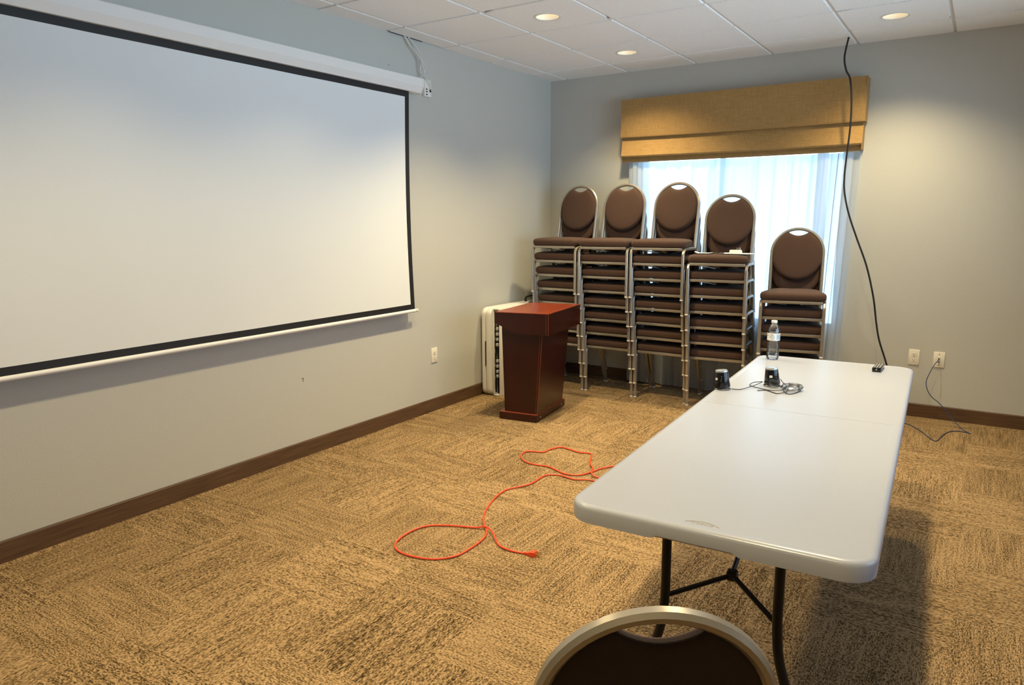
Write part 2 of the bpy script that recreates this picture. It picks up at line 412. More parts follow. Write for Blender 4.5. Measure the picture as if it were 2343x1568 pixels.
# ------------------------------------------------------------------ projection screen
def screen():
    t = thing('projection_screen', 'wide white wall projection screen with black border, pulled down from its case', 'projector screen', (0, -3.47, .8))
    def W(y, z): return (y + 3.47, z - .8)
    y1, y0 = -1.965, -5.0
    q = MB(); sec = [(.012, 2.468), (.09, 2.472), (.098, 2.466), (.098, 2.414), (.074, 2.372), (.03, 2.368), (.012, 2.384)]
    V = [(x, yy + 3.47, z - .8) for yy in (y0 + .006, y1 - .006) for x, z in sec]; m = len(sec)
    q.add(V, [(k, (k + 1) % m, m + (k + 1) % m, m + k) for k in range(m)] + [tuple(range(m)), tuple(range(m, 2 * m))])
    case = q.build('case', M_screen_case, t, smooth=False)
    for yy in (y0, y1):
        e = MB(); c = [(x, (z)) for x, z in sec]; cx = sum(a for a, _ in c) / m; cz = sum(b for _, b in c) / m
        c = [(cx + (a - cx) * 1.03, cz + (b - cz) * 1.04) for a, b in c]
        V = [(x, yy + o + 3.47, z - .8) for o in (-.006, .006) for x, z in c]
        e.add(V, [(k, (k + 1) % m, m + (k + 1) % m, m + k) for k in range(m)] + [tuple(range(m)), tuple(range(m, 2 * m))])
        e.build('end_cap', M_white_plastic, case, smooth=False)
    for yy in (-2.12, -4.8):
        br = MB(); br.span((.0008, yy + 3.47 - .02, 2.44 - .8), (.014, yy + 3.47 + .02, 2.485 - .8), .002); br.build('bracket', M_white_plastic, case)
    # fabric: slightly waved sheet; white field, black border and backing
    ny, nz = 60, 24; ya, yb, za, zb = -4.848, -2.078, .835, 2.375
    X = lambda y, z: .060 + .0018 * math.sin(y * 5.1 + .6) * (1 - (z - za) / (zb - za)) ** .7 + .0012 * math.sin(y * 11 + z * 3)
    bow = lambda y, z: -.028 * math.sin(PI * (z - za) / (zb - za)) if y > -2.2 else 0
    def grid(a, b, c, d, off, nu, nv):
        s_ = MB(); V = []; F = []
        for i in range(nu + 1):
            for j in range(nv + 1):
                y = a + (b - a) * i / nu; z = c + (d - c) * j / nv
                wgt = max(0, min(1, (y + 2.6) / .52))
                yy = y - .022 * wgt * math.sin(PI * (z - za) / (zb - za)) * 1.0
                V.append((X(y, z) + off, yy + 3.47, z - .8))
        for i in range(nu):
            for j in range(nv):
                k = i * (nv + 1) + j; F.append((k, k + 1, k + nv + 2, k + nv + 1))
        s_.add(V, F); return s_
    g = grid(ya, yb, za, zb, 0, ny, nz); b_ = grid(ya, yb, za, zb, -.0015, ny, nz); g.add(b_.v, b_.f)
    border = g.build('black_border', M_black, t); border['label'] = 'black masking border'
    g = grid(-4.80, -2.122, .878, 2.330, .0008, ny, nz); g.build('screen_fabric', M_screen, t)
    b = MB(); b.tube([(.060, ya - .01 + 3.47, .828 - .8), (.060, yb + .002 + 3.47, .828 - .8)], .0125, 14); bar = b.build('bottom_bar', M_screen_case, t)
    for s_, yy in ((1, yb), (-1, ya)):
        e = MB(); e.lathe([(.0085, 0), (.0085, .012), (.0125, .014), (.0125, .024), (.006, .034), (.0001, .036)], 14, Matrix.Translation((.060, yy + 3.47 + s_ * .002, .028)) @ Matrix.Rotation(-s_ * PI / 2, 4, 'X'))
        e.build('end_knob', M_ivory, bar)
screen()

# ------------------------------------------------------------------ electrical plates
def plate(name, label, cat, loc, rz, kind, group=None):
    """local frame: plate in xz plane facing -y"""
    t = thing(name, label, cat, loc, rz, group)
    q = MB(); q.box((0, -.003, 0), (.072, .006, .116), None, .0022); q.build('cover_plate', M_ivory, t)
    if kind == 'duplex':
        for s_ in (1, -1):
            r = MB(); n = 24; rr = .0168
            P = []
            for k in range(n):
                a = 2 * PI * k / n; P.append((rr * math.cos(a), max(-.0125, min(.0125, rr * math.sin(a)))))
            r.prism(P, 0, .0022, Matrix.Translation((0, -.0055, s_ * .0195)) @ Matrix.Rotation(PI / 2, 4, 'X'))
            so = r.build('socket', M_ivory, t)
            h = MB()
            h.box((-.0063, -.0079, s_ * .0195 + .004), (.0026, .001, .0085)); h.box((.0063, -.0079, s_ * .0195 + .004), (.0026, .001, .007)); h.lathe([(.0001, 0), (.0026, 0), (.0026, .001), (.0001, .001)], 10, Matrix.Translation((0, -.0075, s_ * .0195 - .006)) @ Matrix.Rotation(PI / 2, 4, 'X'))
            h.build('slots', M_slot, so)
    else:
        h = MB(); h.box((0, -.0065, .012), (.0165, .003, .018), None, .001); h.build('jack', M_white_plastic, t)
        h = MB(); h.prism([(-.007, .004), (.007, .004), (.004, -.002), (0, -.006), (-.004, -.002)], 0, .0015, Matrix.Translation((0, -.006, -.018)) @ Matrix.Rotation(PI / 2, 4, 'X')); h.build('jack', M_slot, t)
    for z in ((0,) if kind == 'duplex' else (.042, -.038)):
        s2 = MB(); s2.lathe([(.0001, 0), (.003, 0), (.003, .001), (.0001, .001)], 10, Matrix.Translation((0, -.006, z)) @ Matrix.Rotation(PI / 2, 4, 'X'))
        s2.build('screw', M_key if kind == 'duplex' else M_slot, t)
    return t
plate('electrical_outlet', 'ivory wall outlet on the left wall between screen and folded tables', 'outlet', (0, -1.80, .443), PI / 2, 'duplex', 'ivory wall plates')
plate('electrical_outlet', 'ivory double outlet with nothing plugged in, right of the table end on the back wall', 'outlet', (3.158, 0, .451), 0, 'duplex', 'ivory wall plates')
plate('data_wall_plate', 'ivory data plate on the back wall with the blue cable plugged in', 'wall plate', (3.320, 0, .448), 0, 'data', 'ivory wall plates')
def screen_plate():
    t = thing('switched_outlet', 'white electrical box beside the right end of the screen case', 'outlet', (0, -1.845, 2.43))
    q = MB(); q.box((.012, .02, 0), (.024, .076, .118), None, .003); q.build('cover_plate', M_white_plastic, t)
    h = MB()
    for z in (-.045, -.025, -.008): h.box((.0245, .006, z), (.002, .016, .009), None, .0005)
    h.build('slots', M_slot, t)
    k = MB(); k.box((.028, .044, -.015), (.008, .012, .02), None, .002); k.build('cord_plug', M_black, t)
screen_plate()
def white_cable(pts, label):
    q = MB(); q.tube(smooth_path(pts, 8), .0035, 8); return tag(q.build('white_cable', M_whitecord), label, 'cable', 'white cables above the screen case')
white_cable([(.012, -2.06, 2.752), (.03, -2.03, 2.70), (.045, -1.945, 2.63), (.05, -1.885, 2.57), (.05, -1.90, 2.52), (.045, -1.925, 2.49), (.03, -1.95, 2.476)], 'white cable from the ceiling gap that bulges rightmost before reaching the screen case')
white_cable([(.012, -2.02, 2.752), (.03, -1.975, 2.71), (.042, -1.93, 2.65), (.05, -1.925, 2.60), (.055, -1.905, 2.55), (.055, -1.90, 2.51), (.052, -1.86, 2.48), (.046, -1.815, 2.45), (.034, -1.801, 2.418)], 'white cable from the ceiling gap that ends in the black plug beside the screen')
white_cable([(.012, -2.045, 2.752), (.026, -2.01, 2.69), (.032, -1.945, 2.63), (.038, -1.92, 2.59), (.038, -1.925, 2.54), (.034, -1.90, 2.51), (.026, -1.862, 2.489)], 'white cable from the ceiling gap that hangs nearest the wall, behind the other two')

# ------------------------------------------------------------------ valance, sheer
def valance():
    t = thing('window_valance', 'ochre linen roman valance across the top of the window', 'valance', (1.74, 0, 1.97))
    x0, x1 = .79 - 1.74, 2.712 - 1.74
    def panel(z0, z1, yb, yt, th, wav, x0=x0, x1=x1):
        q = MB(); n = 48
        V = []; F = []
        for i in range(n + 1):
            u = i / n; x = x0 + (x1 - x0) * u
            w = wav * (math.sin(u * 9 + 1) * .6 + math.sin(u * 23) * .25) * math.sin(PI * u) ** .5
            sag = -.006 * math.sin(PI * u) if wav else 0
            V += [(x, yt, z1), (x, yb + w, z0 + .012 + sag), (x, yb + w + .008, z0 + sag), (x, yb + w + .02, z0 + .004 + sag), (x, yt + th, z1)]
        for i in range(n):
            for k in range(4): a = i * 5 + k; F.append((a, a + 1, a + 6, a + 5))
        q.add(V, F); return q
    # returns to the wall + board
    q = panel(2.176 - 1.97, 2.493 - 1.97, -.152, -.128, .012, .004)
    q.span((x0, -.128, .522), (x1, -.002, .526)); q.span((x0 - .003, -.135, .21), (x0 + .003, -.002, .525)); q.span((x1 - .003, -.135, .21), (x1 + .003, -.002, .525))
    q.build('top_panel', M_val, t)
    q = panel(2.012 - 1.97, 2.20 - 1.97, -.144, -.108, .01, .007, x0 + .004, x1 - .006); q.build('fold', M_val, t)
    q = panel(1.972 - 1.97, 2.05 - 1.97, -.106, -.095, .01, .006, x0 + .002, x1 - .01)
    q.span((x0 + .001, -.12, .012), (x0 + .005, -.002, .22)); q.span((x1 - .012, -.115, .012), (x1 - .008, -.002, .22)); q.build('fold', M_val, t)
    r = MB(); r.span((x0 + .03, -.085, .0), (x1 - .03, -.055, .022)); r.build('curtain_rail', M_white_plastic, t)
valance()
def sheer():
    q = MB(); n = 620; rows = [1.965, 1.6, 1.2, .8, .45, .2, .012]; V = []; F = []
    rnd = random.Random(3); ph = [rnd.uniform(0, 6.28) for _ in range(8)]
    for j, z in enumerate(rows):
        d = j / (len(rows) - 1); xa = .826 + .03 * d; xb = 2.692 - .085 * d
        for i in range(n + 1):
            u = i / n; s_ = u * 1.86
            y = .010 * math.sin(s_ * 46 + 1.7 * math.sin(s_ * 5 + ph[0]) + .25 * d) + .007 * math.sin(s_ * 83 + 2.2 * math.sin(s_ * 7 + ph[1])) + .005 * math.sin(s_ * 17 + ph[2] + .6 * d)
            en = max(0, (u - .84) / .16, (.09 - u) / .09)
            y = y * (1 - .3 * en) + .011 * min(1, 2 * en) * math.sin(s_ * 140 + 2 * math.sin(s_ * 9))
            xx = xa + (xb - xa) * u + .012 * min(1, 2 * en) * math.cos(s_ * 140 + 2 * math.sin(s_ * 9)) + .006 * math.cos(s_ * 46 + 1.7 * math.sin(s_ * 5 + ph[0])) * (.4 + .6 * d)
            V.append((xx, -.060 + y * (.8 + .25 * d), z))
    for j in range(len(rows) - 1):
        for i in range(n): a = j * (n + 1) + i; F.append((a, a + 1, a + n + 2, a + n + 1))
    q.add(V, F); o = q.build('sheer_curtain', M_sheer)
    tag(o, 'white sheer curtain over the bright window behind the chair stacks', 'curtain')
sheer()

# ------------------------------------------------------------------ banquet chair
RECT = lambda w, d, r=.004: [(w / 2 - r, -d / 2), (w / 2, -d / 2 + r), (w / 2, d / 2 - r), (w / 2 - r, d / 2), (-w / 2 + r, d / 2), (-w / 2, d / 2 - r), (-w / 2, -d / 2 + r), (-w / 2 + r, -d / 2)]
LX = .215
def chair(label, group):
    t = thing('banquet_chair', label, 'chair', (0, 0, 0), 0, group)
    # cushion
    bm = bmesh.new(); rings = []
    def outline(k, ins):
        P = []; hw0, hw1, y0, y1 = .226 - ins, .178 - ins, -.008 + ins, .352 - ins; r = .045
        cs = [(hw0 - r, y0 + r, -90, 0), (hw1 - r, y1 - r, 0, 90), (-hw1 + r, y1 - r, 90, 180), (-hw0 + r, y0 + r, 180, 270)]
        for cx, cy, a0, a1 in cs:
            for i in range(7):
                a = math.radians(a0 + (a1 - a0) * i / 6); P.append((cx + r * math.cos(a), cy + r * math.sin(a)))
        return P
    lev = [(.407, .010), (.412, .004), (.425, 0), (.445, .0), (.457, .005), (.464, .016), (.470, .045), (.474, .09), (.476, .14)]
    V = []; n = 28
    for z, ins in lev: V += [(x, y, z) for x, y in outline(0, ins)]
    F = []
    for i in range(len(lev) - 1):
        for k in range(n): F.append((i * n + k, i * n + (k + 1) % n, (i + 1) * n + (k + 1) % n, (i + 1) * n + k))
    F.append(tuple(range(n))[::-1]); F.append(tuple((len(lev) - 1) * n + k for k in range(n)))
    q = MB(); q.add(V, F); q.build('seat_cushion', M_fab, t, angle=70); bm.free()
    # seat frame
    q = MB(); q.box((0, 0, .3955), (.4085, .018, .0205), None, .003); q.box((0, .335, .3955), (.345, .018, .0205), None, .003)
    for s_ in (1, -1):
        q.sweep([(s_ * .196, .009, .3955), (s_ * .168, .335, .3955)], RECT(.018, .0205, .003), Vector((1, 0, 0)))
    # small diagonal stack braces under the pan
    for s_ in (1, -1): q.sweep([(s_ * .19, .10, .388), (s_ * .05, .20, .352), (s_ * .05, .26, .352), (s_ * .17, .31, .388)], RECT(.008, .012, .002), Vector((0, 0, 1)))
    q.build('seat_frame', M_alu, t)
    # legs: front (with its bend and the side rail) and rear
    prof = RECT(.022, .019, .0045)
    for s_ in (1, -1):
        x = s_ * LX; R = .05; zt = .3955
        P = [(x, 0, .012), (x, 0, .15), (x, 0, zt - R)] + [(x, R - R * math.cos(a), zt - R + R * math.sin(a)) for a in [PI / 2 * k / 7 for k in range(1, 8)]] + [(x, .15, zt), (x, .225, zt)]
        q = MB(); q.sweep(P, prof, Vector((1, 0, 0))); l = q.build('leg', M_alu, t)
        c = MB(); c.lathe([(.0115, 0), (.014, .003), (.014, .006), (.0115, .0125)], 14, Matrix.Translation((x, 0, 0))); c.build('foot_cap', M_cap, l)
        # rear leg
        a1 = math.atan2(.13, .33); dirv = Vector((0, math.sin(a1), -math.cos(a1)))
        end = Vector((x, .415, .012)); R2 = .045
        P = [Vector((x, .225, zt)), Vector((x, .245, zt))]
        c0 = Vector((x, .245, zt - R2)); amax = PI / 2 - a1
        for k in range(1, 7):
            a = amax * k / 6; P.append(c0 + Vector((0, R2 * math.sin(a), R2 * math.cos(a))))
        P += [end]
        q = MB(); q.sweep(P, prof, Vector((1, 0, 0))); l = q.build('leg', M_alu, t)
        c = MB(); c.lathe([(.0115, 0), (.014, .003), (.014, .006), (.0115, .014)], 14, Matrix.Translation((x, .4165, 0))); c.build('foot_cap', M_cap, l)
    # hoop back frame
    yb = lambda z: .348 + (z - .39) * .19
    zc, R = .730, .184
    P = [(-R, yb(.39), .39), (-R, yb(.50), .50), (-R, yb(.62), .62)] + [(-R * math.cos(a), yb(zc + R * math.sin(a)), zc + R * math.sin(a)) for a in [PI * k / 28 for k in range(29)]] + [(R, yb(.62), .62), (R, yb(.5), .5), (R, yb(.39), .39)]
    q = MB(); q.sweep(P, RECT(.027, .0225, .007), Vector((0, 1, .0)))
    for s_ in (1, -1): q.box((s_ * .176, .345, .40), (.026, .03, .035), None, .004)
    q.build('back_frame', M_alu, t)
    # backrest: padded oval with a hand gap scooped out at the top
    def outline_b(sc):
        P = []; rr = .1755
        a_s = math.acos(.072 / rr); ztop = zc + rr * math.sin(a_s); zb_ = .530 + rr
        for k in range(15):  # right side arch from scoop end down to 0
            a = a_s * (1 - k / 14); P.append((rr * math.cos(a), zc + rr * math.sin(a)))
        for k in range(1, 29):
            a = -PI * k / 28; P.append((rr * math.cos(a), zb_ + rr * math.sin(a)))
        for k in range(15):
            a = PI - a_s * k / 14; P.append((rr * math.cos(a), zc + rr * math.sin(a)))
        for k in range(1, 12):
            u = -1 + 2 * k / 12; P.append((.072 * u, ztop - .026 * (1 - u * u)))
        return P
    O = outline_b(1); m = len(O); cz = .70
    def padmesh(th, sgn, base):
        lv = [(1.0, 0), (1.0, .25), (.985, .55), (.95, .78), (.85, .92), (.65, .99), (.35, 1.0)]
        V = []; F = []
        for sc, h in lv:
            for x, z in O:
                zz = cz + (z - cz) * sc; V.append((x * sc, yb(zz) + base + sgn * th * h, zz))
        for i in range(len(lv) - 1):
            for k in range(m): F.append((i * m + k, i * m + (k + 1) % m, (i + 1) * m + (k + 1) % m, (i + 1) * m + k))
        V.append((0, yb(cz) + base + sgn * th, cz)); c = len(V) - 1; o = (len(lv) - 1) * m
        for k in range(m): F.append((o + k, o + (k + 1) % m, c))
        return V, F
    q = MB(); q.add(*padmesh(.030, -1, .002)); q.build('backrest', M_fab, t, angle=80)
    q = MB(); q.add(*padmesh(.008, 1, .002)); q.build('back_cover', M_mesh, t, angle=80)
    return t

first = None
def stack(n, base, rz, dy, dz, where, dx=0, jit=.0015, group='stacked banquet chairs'):
    global first
    R = Matrix.Rotation(rz, 3, 'Z')
    words = ['topmost', 'second from the top', 'third from the top', 'fourth from the top', 'fifth from the top', 'sixth from the top', 'seventh from the top', 'lowest']
    for i in range(n):
        k = n - 1 - i
        w = 'lowest' if i == 0 else words[k]
        lab = 'brown banquet chair, ' + w + ' in ' + where
        p = Vector((base[0], base[1], 0)) + R @ Vector((dx * i + random.uniform(-jit, jit), -dy * i, 0)); p.z = dz * i
        if first is None:
            first = chair(lab, group); first.location = p; first.rotation_euler = (0, 0, rz)
        else: dup(first, p, rz, lab, group)
stack(8, (.458, -.578), math.radians(-3), .020, .122, 'the leftmost stack behind the lectern')
stack(8, (.924, -.586), 0, .022, .122, 'the second stack from the left')
stack(8, (1.384, -.582), 0, .021, .122, 'the third stack from the left')
stack(7, (1.848, -.596), math.radians(5.2), .021, .1245, 'the stack with papers and adapter on top')
stack(5, (2.386, -.568), math.radians(9.7), .0215, .122, 'the shortest stack, rightmost at the window')
nc = dup(first, (2.925, -4.755, 0), math.radians(180 + 32.8), 'brown banquet chair seen from behind at the near end of the white table')
if 'group' in nc: del nc['group']

# ------------------------------------------------------------------ folding table in front
def rrect(hx, hy, r, n=8, extra=()):
    P = []
    for cx, cy, a0 in ((hx - r, -hy + r, -90), (hx - r, hy - r, 0), (-hx + r, hy - r, 90), (-hx + r, -hy + r, 180)):
        for i in range(n + 1):
            a = math.radians(a0 + 90 * i / n); P.append((cx + r * math.cos(a), cy + r * math.sin(a)))
        if extra and a0 == 0: P += [(-x, hy) for x in extra]
    return P + [(x, -hy) for x in extra]
TC, TR = (2.957, -3.222), math.radians(2.5)
def big_table():
    t = thing('folding_table', 'long white plastic folding table with black legs in the foreground', 'table', (TC[0], TC[1], 0), TR)
    hx, hy = .378, 1.222
    def half(y0, y1):
        pass
    lev = [(.690, .006), (.692, .001), (.705, 0), (.728, .0), (.734, .0015), (.7385, .006), (.7402, .013), (.7402, .020), (.7392, .027), (.7390, .034)]
    V = []; F = []; NX = (-.145, -.138, -.128, -.120, .068, .076, .086, .094); base = rrect(hx, hy, .075, 10, NX); n = len(base)
    for i, (z, ins) in enumerate(lev):
        for x, y in rrect(hx - ins, hy - ins, .075 - ins * .9, 10, NX):
            lift = 1 if abs(y) > hy - .1 and -.125 < x * (-1 if y > 0 else 1) < .072 else .5 if abs(y) > hy - .1 and -.135 < x * (-1 if y > 0 else 1) < .083 else 0
            zz = z + lift * .009 * max(0, min(1, (.712 - z) / .02))
            V.append((x, y, zz))
    for i in range(len(lev) - 1):
        for k in range(n): F.append((i * n + k, i * n + (k + 1) % n, (i + 1) * n + (k + 1) % n, (i + 1) * n + k))
    F.append(tuple((len(lev) - 1) * n + k for k in range(n)))
    # underside skin set up inside the rim
    o = len(V)
    for z, ins in ((.690, .018), (.702, .024)):
        V += [(x, y, z) for x, y in rrect(hx - ins, hy - ins, .06, 10, NX)]
    for k in range(n):
        F.append((k, (k + 1) % n, o + (k + 1) % n, o + k)); F.append((o + k, o + (k + 1) % n, o + n + (k + 1) % n, o + n + k))
    F.append(tuple(o + n + k for k in range(n)))
    q = MB(); q.add(V, F)
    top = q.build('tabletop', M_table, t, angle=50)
    # seam across the middle, logo recess on the near end
    s_ = MB(); s_.box((0, .03, .73905), (2 * hx - .05, .0014, .0004)); s_.build('fold_seam', mat('seam_grey', (.27, .27, .27, 1), .6), top, smooth=False)
    cream = mat('embossed_cream', (.27, .245, .20, 1), .5)
    cu = bpy.data.curves.new('logo', 'FONT'); cu.body = 'COSCO'; cu.size = .0165; cu.align_x = 'CENTER'; cu.align_y = 'CENTER'; cu.extrude = .0003
    tmp = bpy.data.objects.new('logo_tmp', cu); COL.objects.link(tmp)
    bpy.context.view_layer.update()
    me = bpy.data.meshes.new_from_object(tmp.evaluated_get(bpy.context.evaluated_depsgraph_get())); bpy.data.objects.remove(tmp)
    me.materials.append(cream)
    lg = bpy.data.objects.new('embossed_lettering', me); COL.objects.link(lg); lg.parent = top; lg.location = (-.016, -1.178, .7392)
    a_ = MB(); P = [(-.016 + .043 * u, -1.181 + .016 * (1 - u * u), .7392) for u in [-1 + k / 10 for k in range(21)]]
    a_.sweep(P, RECT(.0012, .0014, .0003), Vector((0, 0, 1))); a_.build('embossed_arc', cream, top)
    # clip tabs under the near and far rims
    # legs
    for e in (-1, 1):
        yl = e * 1.03
        fr = MB(); fr.tube([(-.30, yl, .692), (.30, yl, .692)], .014, 10); fr.build('leg_hinge_bar', M_leg, t)
        for s2 in (-1, 1):
            P = [(s2 * .152, yl, .70), (s2 * .152, yl, .55), (s2 * .153, yl, .43), (s2 * .165, yl, .33), (s2 * .205, yl, .20), (s2 * .25, yl, .08), (s2 * .272, yl, .012)]
            q = MB(); q.tube(smooth_path(P, 5), .0135, 12); l = q.build('leg', M_leg, t)
            c = MB(); c.lathe([(.016, 0), (.016, .02), (.013, .03)], 12, Matrix.Translation((s2 * .274, yl, 0))); c.build('foot_cap', M_black, l)
        yn = e * (1.03 - .14)
        br = MB()
        for s2 in (-1, 1): br.sweep([(s2 * .148, yl - e * .01, .435), (0, yn, .475)], RECT(.010, .016, .003), Vector((0, 0, 1)))
        br.box((0, yn, .475), (.03, .03, .03), None, .006)
        br.build('wishbone_brace', M_leg, t)
        br = MB(); br.sweep([(0, yn, .478), (0, e * .62, .595), (0, e * .52, .70)], RECT(.012, .018, .004), Vector((1, 0, 0))); br.build('locking_strut', M_leg, t)
big_table()
def on_table(x, y, z=0): return Vector((x, y, .7392 + z))

# ------------------------------------------------------------------ lectern
def lectern():
    F0 = Vector((.873, -1.692, 0)); u = Vector((.9915, .130, 0)); v = Vector((-.130, .9915, 0))
    W, D = .307, .560
    t = thing('lectern', 'reddish mahogany lectern with a flat overhanging top, in front of the chair stacks', 'lectern', F0, math.atan2(.130, .9915))
    # local: x from -W..0 , y 0..D
    q = MB(); q.span((-W, 0, .004), (0, D, .055), .002); b = q.build('base', M_mahog, t, smooth=False)
    q = MB(); q.span((-W + .002, .002, .0552), (-.002, D - .002, .0605), .0015); q.build('base_ledge', M_edge, b, smooth=False)
    s_ = MB()
    for yy in (.07, D - .07): s_.lathe([(.0001, .001), (.005, .001), (.005, -.002)], 10, Matrix.Translation((0, yy, .03)) @ Matrix.Rotation(PI / 2, 4, 'Y'))
    for yy in (.01, D - .01):
        for xx in (-W + .02, -.02): s_.lathe([(.012, 0), (.012, .006)], 10, Matrix.Translation((xx, yy if yy > .1 else yy + .01, -.0)))
    s_.build('glide', M_key, b)
    # body tapering slightly towards the floor
    q = MB(); z0, z1 = .06, .70
    bt = [(-.272, .022), (-.006, .022), (-.006, D - .038), (-.272, D - .038)]
    tp = [(-.289, .014), (.038, .014), (.038, D - .006), (-.289, D - .006)]
    V = [(x, y, z0) for x, y in bt] + [(x, y, z1) for x, y in tp]
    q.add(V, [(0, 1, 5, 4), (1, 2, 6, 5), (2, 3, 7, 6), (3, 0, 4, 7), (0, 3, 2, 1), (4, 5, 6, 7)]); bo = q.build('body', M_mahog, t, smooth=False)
    def strip(p0, p1, w, parent, m):
        s_ = MB(); s_.sweep([p0, p1], RECT(w, w, w * .2), Vector((1, 0, 0))); s_.build('edge_strip', m, parent, smooth=False)
    strip((-.0065, .0215, z0), (.0372, .0135, z1 - .03), .0035, bo, M_edge); strip((-.021, .0215, z0), (.021, .0135, z1 - .03), .002, bo, M_edge)
    # top box: chamfered underside at the left, flat top with slight slope
    x0, x1, y0, y1 = -.320, .107, -.042, .605
    prof = [(x0, .738), (x0, .812), (x1, .818), (x1, .667), (-.150, .664)]
    q = MB(); V = [(x, y, z) for y in (y0, y1) for x, z in prof]; m = len(prof)
    q.add(V, [(k, (k + 1) % m, m + (k + 1) % m, m + k) for k in range(m)] + [tuple(range(m)), tuple(range(m, 2 * m))]); tb = q.build('top_box', M_mahog, t, smooth=False)
    q = MB(); V = [(x0 - .001, y0 - .001, .8122), (x1 + .001, y0 - .001, .8182), (x1 + .001, y1 + .001, .8182), (x0 - .001, y1 + .001, .8122)]
    V += [(x, y, z + .006) for x, y, z in V]
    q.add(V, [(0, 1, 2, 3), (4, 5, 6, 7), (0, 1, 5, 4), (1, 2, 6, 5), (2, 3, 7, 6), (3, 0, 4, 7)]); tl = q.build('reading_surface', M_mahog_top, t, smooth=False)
    strip((x1 - .001, y0, .8245), (x1 - .001, y1, .8245), .004, tl, M_edge); strip((x1 - .016, y0, .8240), (x1 - .016, y1, .8240), .0022, tl, M_edge)
    strip((x0, y0 - .001, .8175), (x1, y0 - .001, .8235), .004, tl, M_edge)
    strip((x1, y0, .667), (x1, y0, .818), .0028, tb, M_edge); strip((x1 - .018, y0 - .0004, .667), (x1 - .018, y0 - .0004, .818), .002, tb, M_edge)
lectern()

# ------------------------------------------------------------------ folded tables by the left wall
def folded_tables():
    # stand on the long edge, length along +y; local x is depth from the wall
    t = thing('folded_table', 'white folding table folded in half with its fold groove, standing against the left wall', 'folding table', (.022, -1.19, 0), math.radians(-2))
    def shell(name, x0, x1, h, L, r, parent, taper=.012):
        q = MB(); P = []; n = 8
        # profile outline in (y,z) rounded
        def outl(ins):
            o = []
            for cy, cz, a0 in ((L - r, r, -90), (L - r, h - r, 0), (r, h - r, 90), (r, r, 180)):
                for i in range(n + 1):
                    a = math.radians(a0 + 90 * i / n); o.append((cy + (r - ins) * math.cos(a), cz + (r - ins) * math.sin(a)))
            return o
        lv = [(x0, .008), (x0 + .006, 0), (x1 - .02, 0), (x1 - .006, .006), (x1, .018)]
        V = []; F = []
        for x, ins in lv: V += [(x, y, z) for y, z in outl(ins)]
        m = 4 * (n + 1)
        for i in range(len(lv) - 1):
            for k in range(m): F.append((i * m + k, i * m + (k + 1) % m, (i + 1) * m + (k + 1) % m, (i + 1) * m + k))
        F.append(tuple(range(m))); F.append(tuple((len(lv) - 1) * m + k for k in range(m)))
        q.add(V, F); return q.build(name, M_folded, parent, angle=50)
    shell('tabletop_half', 0, .043, .752, .93, .06, t); b = shell('tabletop_half', .0445, .094, .752, .93, .06, t)
    g = MB(); g.span((.038, -.0015, .26), (.050, .004, .47), .001); g.build('handle_slot', M_slot, b)
    g = MB(); P = [(.080 + .008 * math.sin(PI * k / 12), -.0005, .32 + .085 * k / 12) for k in range(13)]; g.tube(P, .0018, 6); g.build('embossed_arc', M_ivory, b)
    hd = MB()
    P = [(.048, .60, .748), (.048, .60, .772), (.048, .62, .79), (.048, .70, .798), (.048, .75, .79), (.048, .765, .772), (.048, .765, .748)]
    hd.sweep(smooth_path(P, 4), RECT(.022, .013, .003), Vector((1, 0, 0))); hd.build('carry_handle', M_black, t)
    # second folded table, open underside towards the room
    t2 = thing('folded_table', 'white folding table with black folded legs showing at its open edge, beside the lectern', 'folding table', (.118, -1.165, 0), math.radians(-2))
    def edge(x0, x1, rim):
        q = MB(); q.span((x0, 0, .0), (x1, .93, .748), .006); return q
    q = edge(0, .014, 0); q.build('tabletop_half', M_folded, t2)
    q = edge(.066, .080, 0); q.build('tabletop_half', M_folded, t2)
    for za, zb in ((.735, .75), (0, .012)):
        q = MB(); q.span((.0145, 0, za), (.0655, .93, zb), .004); q.build('rim', M_folded, t2)
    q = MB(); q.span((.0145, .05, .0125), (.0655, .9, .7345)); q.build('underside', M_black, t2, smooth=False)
    q = MB()
    for k in range(6): q.tube([(.024, .012, .06 + .115 * k), (.024, .012, .14 + .115 * k)], .007, 8)
    q.tube([(.024, .016, .03), (.024, .016, .72)], .006, 8); q.build('leg_frame', M_leg, t2)
    for z in (.16, .20, .245, .29, .43, .475, .52, .565):
        h = MB(); h.span((.034, .0, z), (.052, .03, z + .026), .003); h.build('hinge', M_key, t2)
    h = MB(); h.span((.030, .50, .7505), (.072, .77, .7575), .002); h.build('handle_strap', M_black, t2)
folded_tables()

